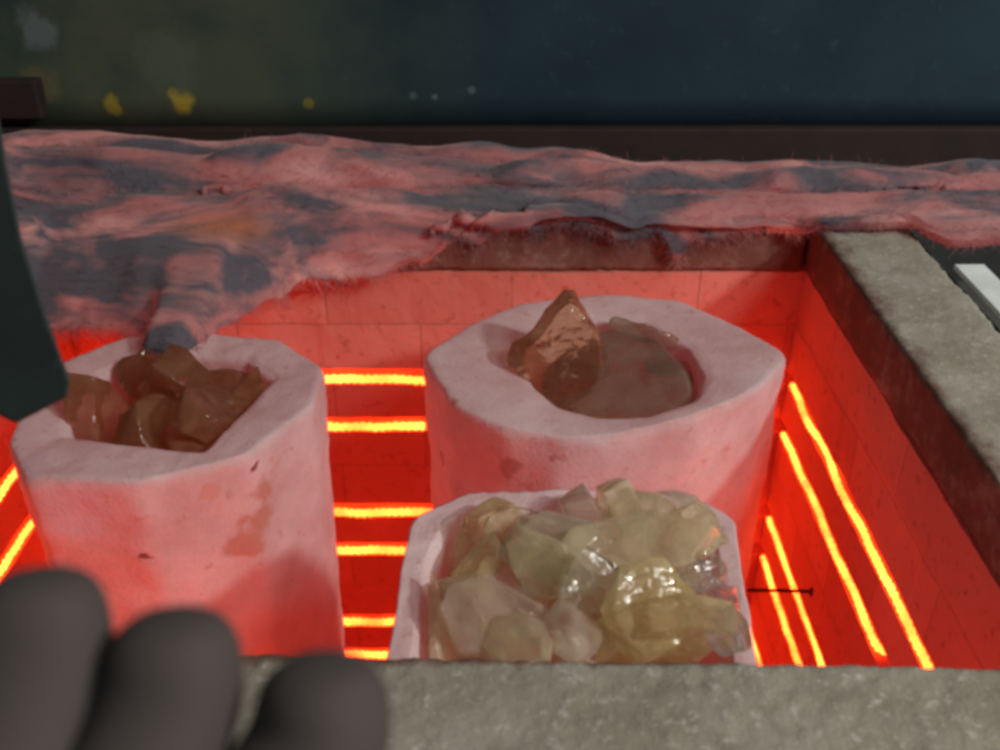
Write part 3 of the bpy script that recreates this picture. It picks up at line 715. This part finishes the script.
# ================================================================ hand
def ellipsoid_chain(bm_, pts):
    pass
def make_hand():
    """glove-dark hand held up near the lens; camera-side frame: X right, U up, D away"""
    verts, edges, rad = [], [], []
    def add(p, r, parent=None):
        verts.append(p); rad.append(r)
        if parent is not None: edges.append((parent, len(verts)-1))
        return len(verts)-1
    w = lambda u, v, d: cam_to_world(0, 0, 1)*d+Vector((1, 0, 0))*u+Vector((0, Ss, Cc))*v
    wrist = add(w(-.110, -.215, .150), .027)
    arm1 = add(w(-.120, -.30, .135), .032, wrist); arm2 = add(w(-.135, -.42, .12), .038, arm1)
    palm = add(w(-.098, -.165, .175), .026, wrist)
    spec = [(-.1000, -.0430, .0125), (-.0700, -.0515, .0148), (-.0375, -.0615, .0150)]
    D = .222
    fing = [(-.1380, -.0560, .0150), (-.1000, -.0510, .0165), (-.0710, -.0600, .0168), (-.0385, -.0700, .0170)]
    for k, (x, y, r) in enumerate(fing):
        bx = -.098+(k-1.5)*.021
        kn = add(w(bx, -.128+(.006 if k in (1, 2) else 0), .190), r*.93, palm)
        m1 = add(w(bx*.45+x*.55, -.128*.45+y*.55, .212), r*1.0, kn)
        m2 = add(w(x, y-.012, D), r*1.02, m1)
        t = add(w(x, y+.0005, D-.001), r*.96, m2)
        t = add(w(x, y+.0095, D-.002), r*.62, t)
    # thumb leaves the side of the palm near its base
    th = add(w(-.060, -.165, .165), .017, palm); t1 = add(w(-.028, -.140, .170), .0145, th); t2 = add(w(-.010, -.115, .180), .0125, t1)
    me = bpy.data.meshes.new('hand'); me.from_pydata(verts, edges, []); o = bpy.data.objects.new('person', me); C.objects.link(o)
    md = o.modifiers.new('skin', 'SKIN')
    for i, r in enumerate(rad): me.skin_vertices[0].data[i].radius = (r, r); me.skin_vertices[0].data[i].use_root = (i == 0)
    md.use_smooth_shade = True
    ss = o.modifiers.new('sub', 'SUBSURF'); ss.levels = 3; ss.render_levels = 3
    me.materials.append(M_GLOVE); return o
hnd = make_hand(); tag(hnd, 'hand in a dark grey glove raised close to the lens, blurred fingertips at lower left', 'person')


# ================================================================ room
o = mesh_obj('floor', *box(-4, 4, -3, 5, -1.56, -1.5), M_FLOOR, None, False); tag(o, kind='structure')
o = mesh_obj('wall', *box(-4, 4, 3.2, 3.3, -1.498, 1.6), metal_mat('dark_room_wall', (.05, .055, .055), (.08, .085, .08), 3, .9, 0), None, False); tag(o, kind='structure')

# ================================================================ light, camera
W = bpy.data.worlds.new('World'); bpy.context.scene.world = W; W.use_nodes = True
bg = W.node_tree.nodes['Background']; bg.inputs['Color'].default_value = (.88, 1.0, .96, 1); bg.inputs['Strength'].default_value = WORLD
def area(name, loc, target, size, power, col):
    l = bpy.data.lights.new(name, 'AREA'); l.size = size; l.energy = power; l.color = col; l.shape = 'DISK'
    o = bpy.data.objects.new(name, l); C.objects.link(o); o.location = loc
    o.rotation_euler = (Vector(target)-Vector(loc)).to_track_quat('-Z', 'Y').to_euler(); return o
area('work_lamp', Vector((0, .8, -.5))+3.0*Vector((1, -.6, .8))/1.414, (0, .8, -.5), .22, KEY, (1, .96, .90))
area('soft_fill', (1.75, -.75, 1.75), (0, .75, -.5), .7, SOFT, (1, 1, .95))  # unseen fill added for broad highlights on the glass
cam = bpy.data.cameras.new('camera'); co = bpy.data.objects.new('camera', cam); C.objects.link(co)
cam.lens = 36.47; cam.sensor_width = 36; cam.clip_start = .01; cam.clip_end = 50
co.rotation_euler = (math.radians(90-30.4), 0, 0)
cam.dof.use_dof = True; cam.dof.focus_distance = .92; cam.dof.aperture_fstop = 7.2
sc = bpy.context.scene; sc.camera = co
sc.view_settings.view_transform = 'Standard'; sc.view_settings.look = 'None'; sc.view_settings.exposure = 0; sc.view_settings.gamma = 1
sc.render.engine = 'CYCLES'
sc.cycles.use_denoising = True
sc.cycles.max_bounces = 14; sc.cycles.transmission_bounces = 12; sc.cycles.diffuse_bounces = 6; sc.cycles.sample_clamp_indirect = 12
sc.cycles.caustics_reflective = True; sc.cycles.caustics_refractive = True
sc.cycles.pixel_filter_type = 'BLACKMAN_HARRIS'; sc.cycles.filter_width = 3.4
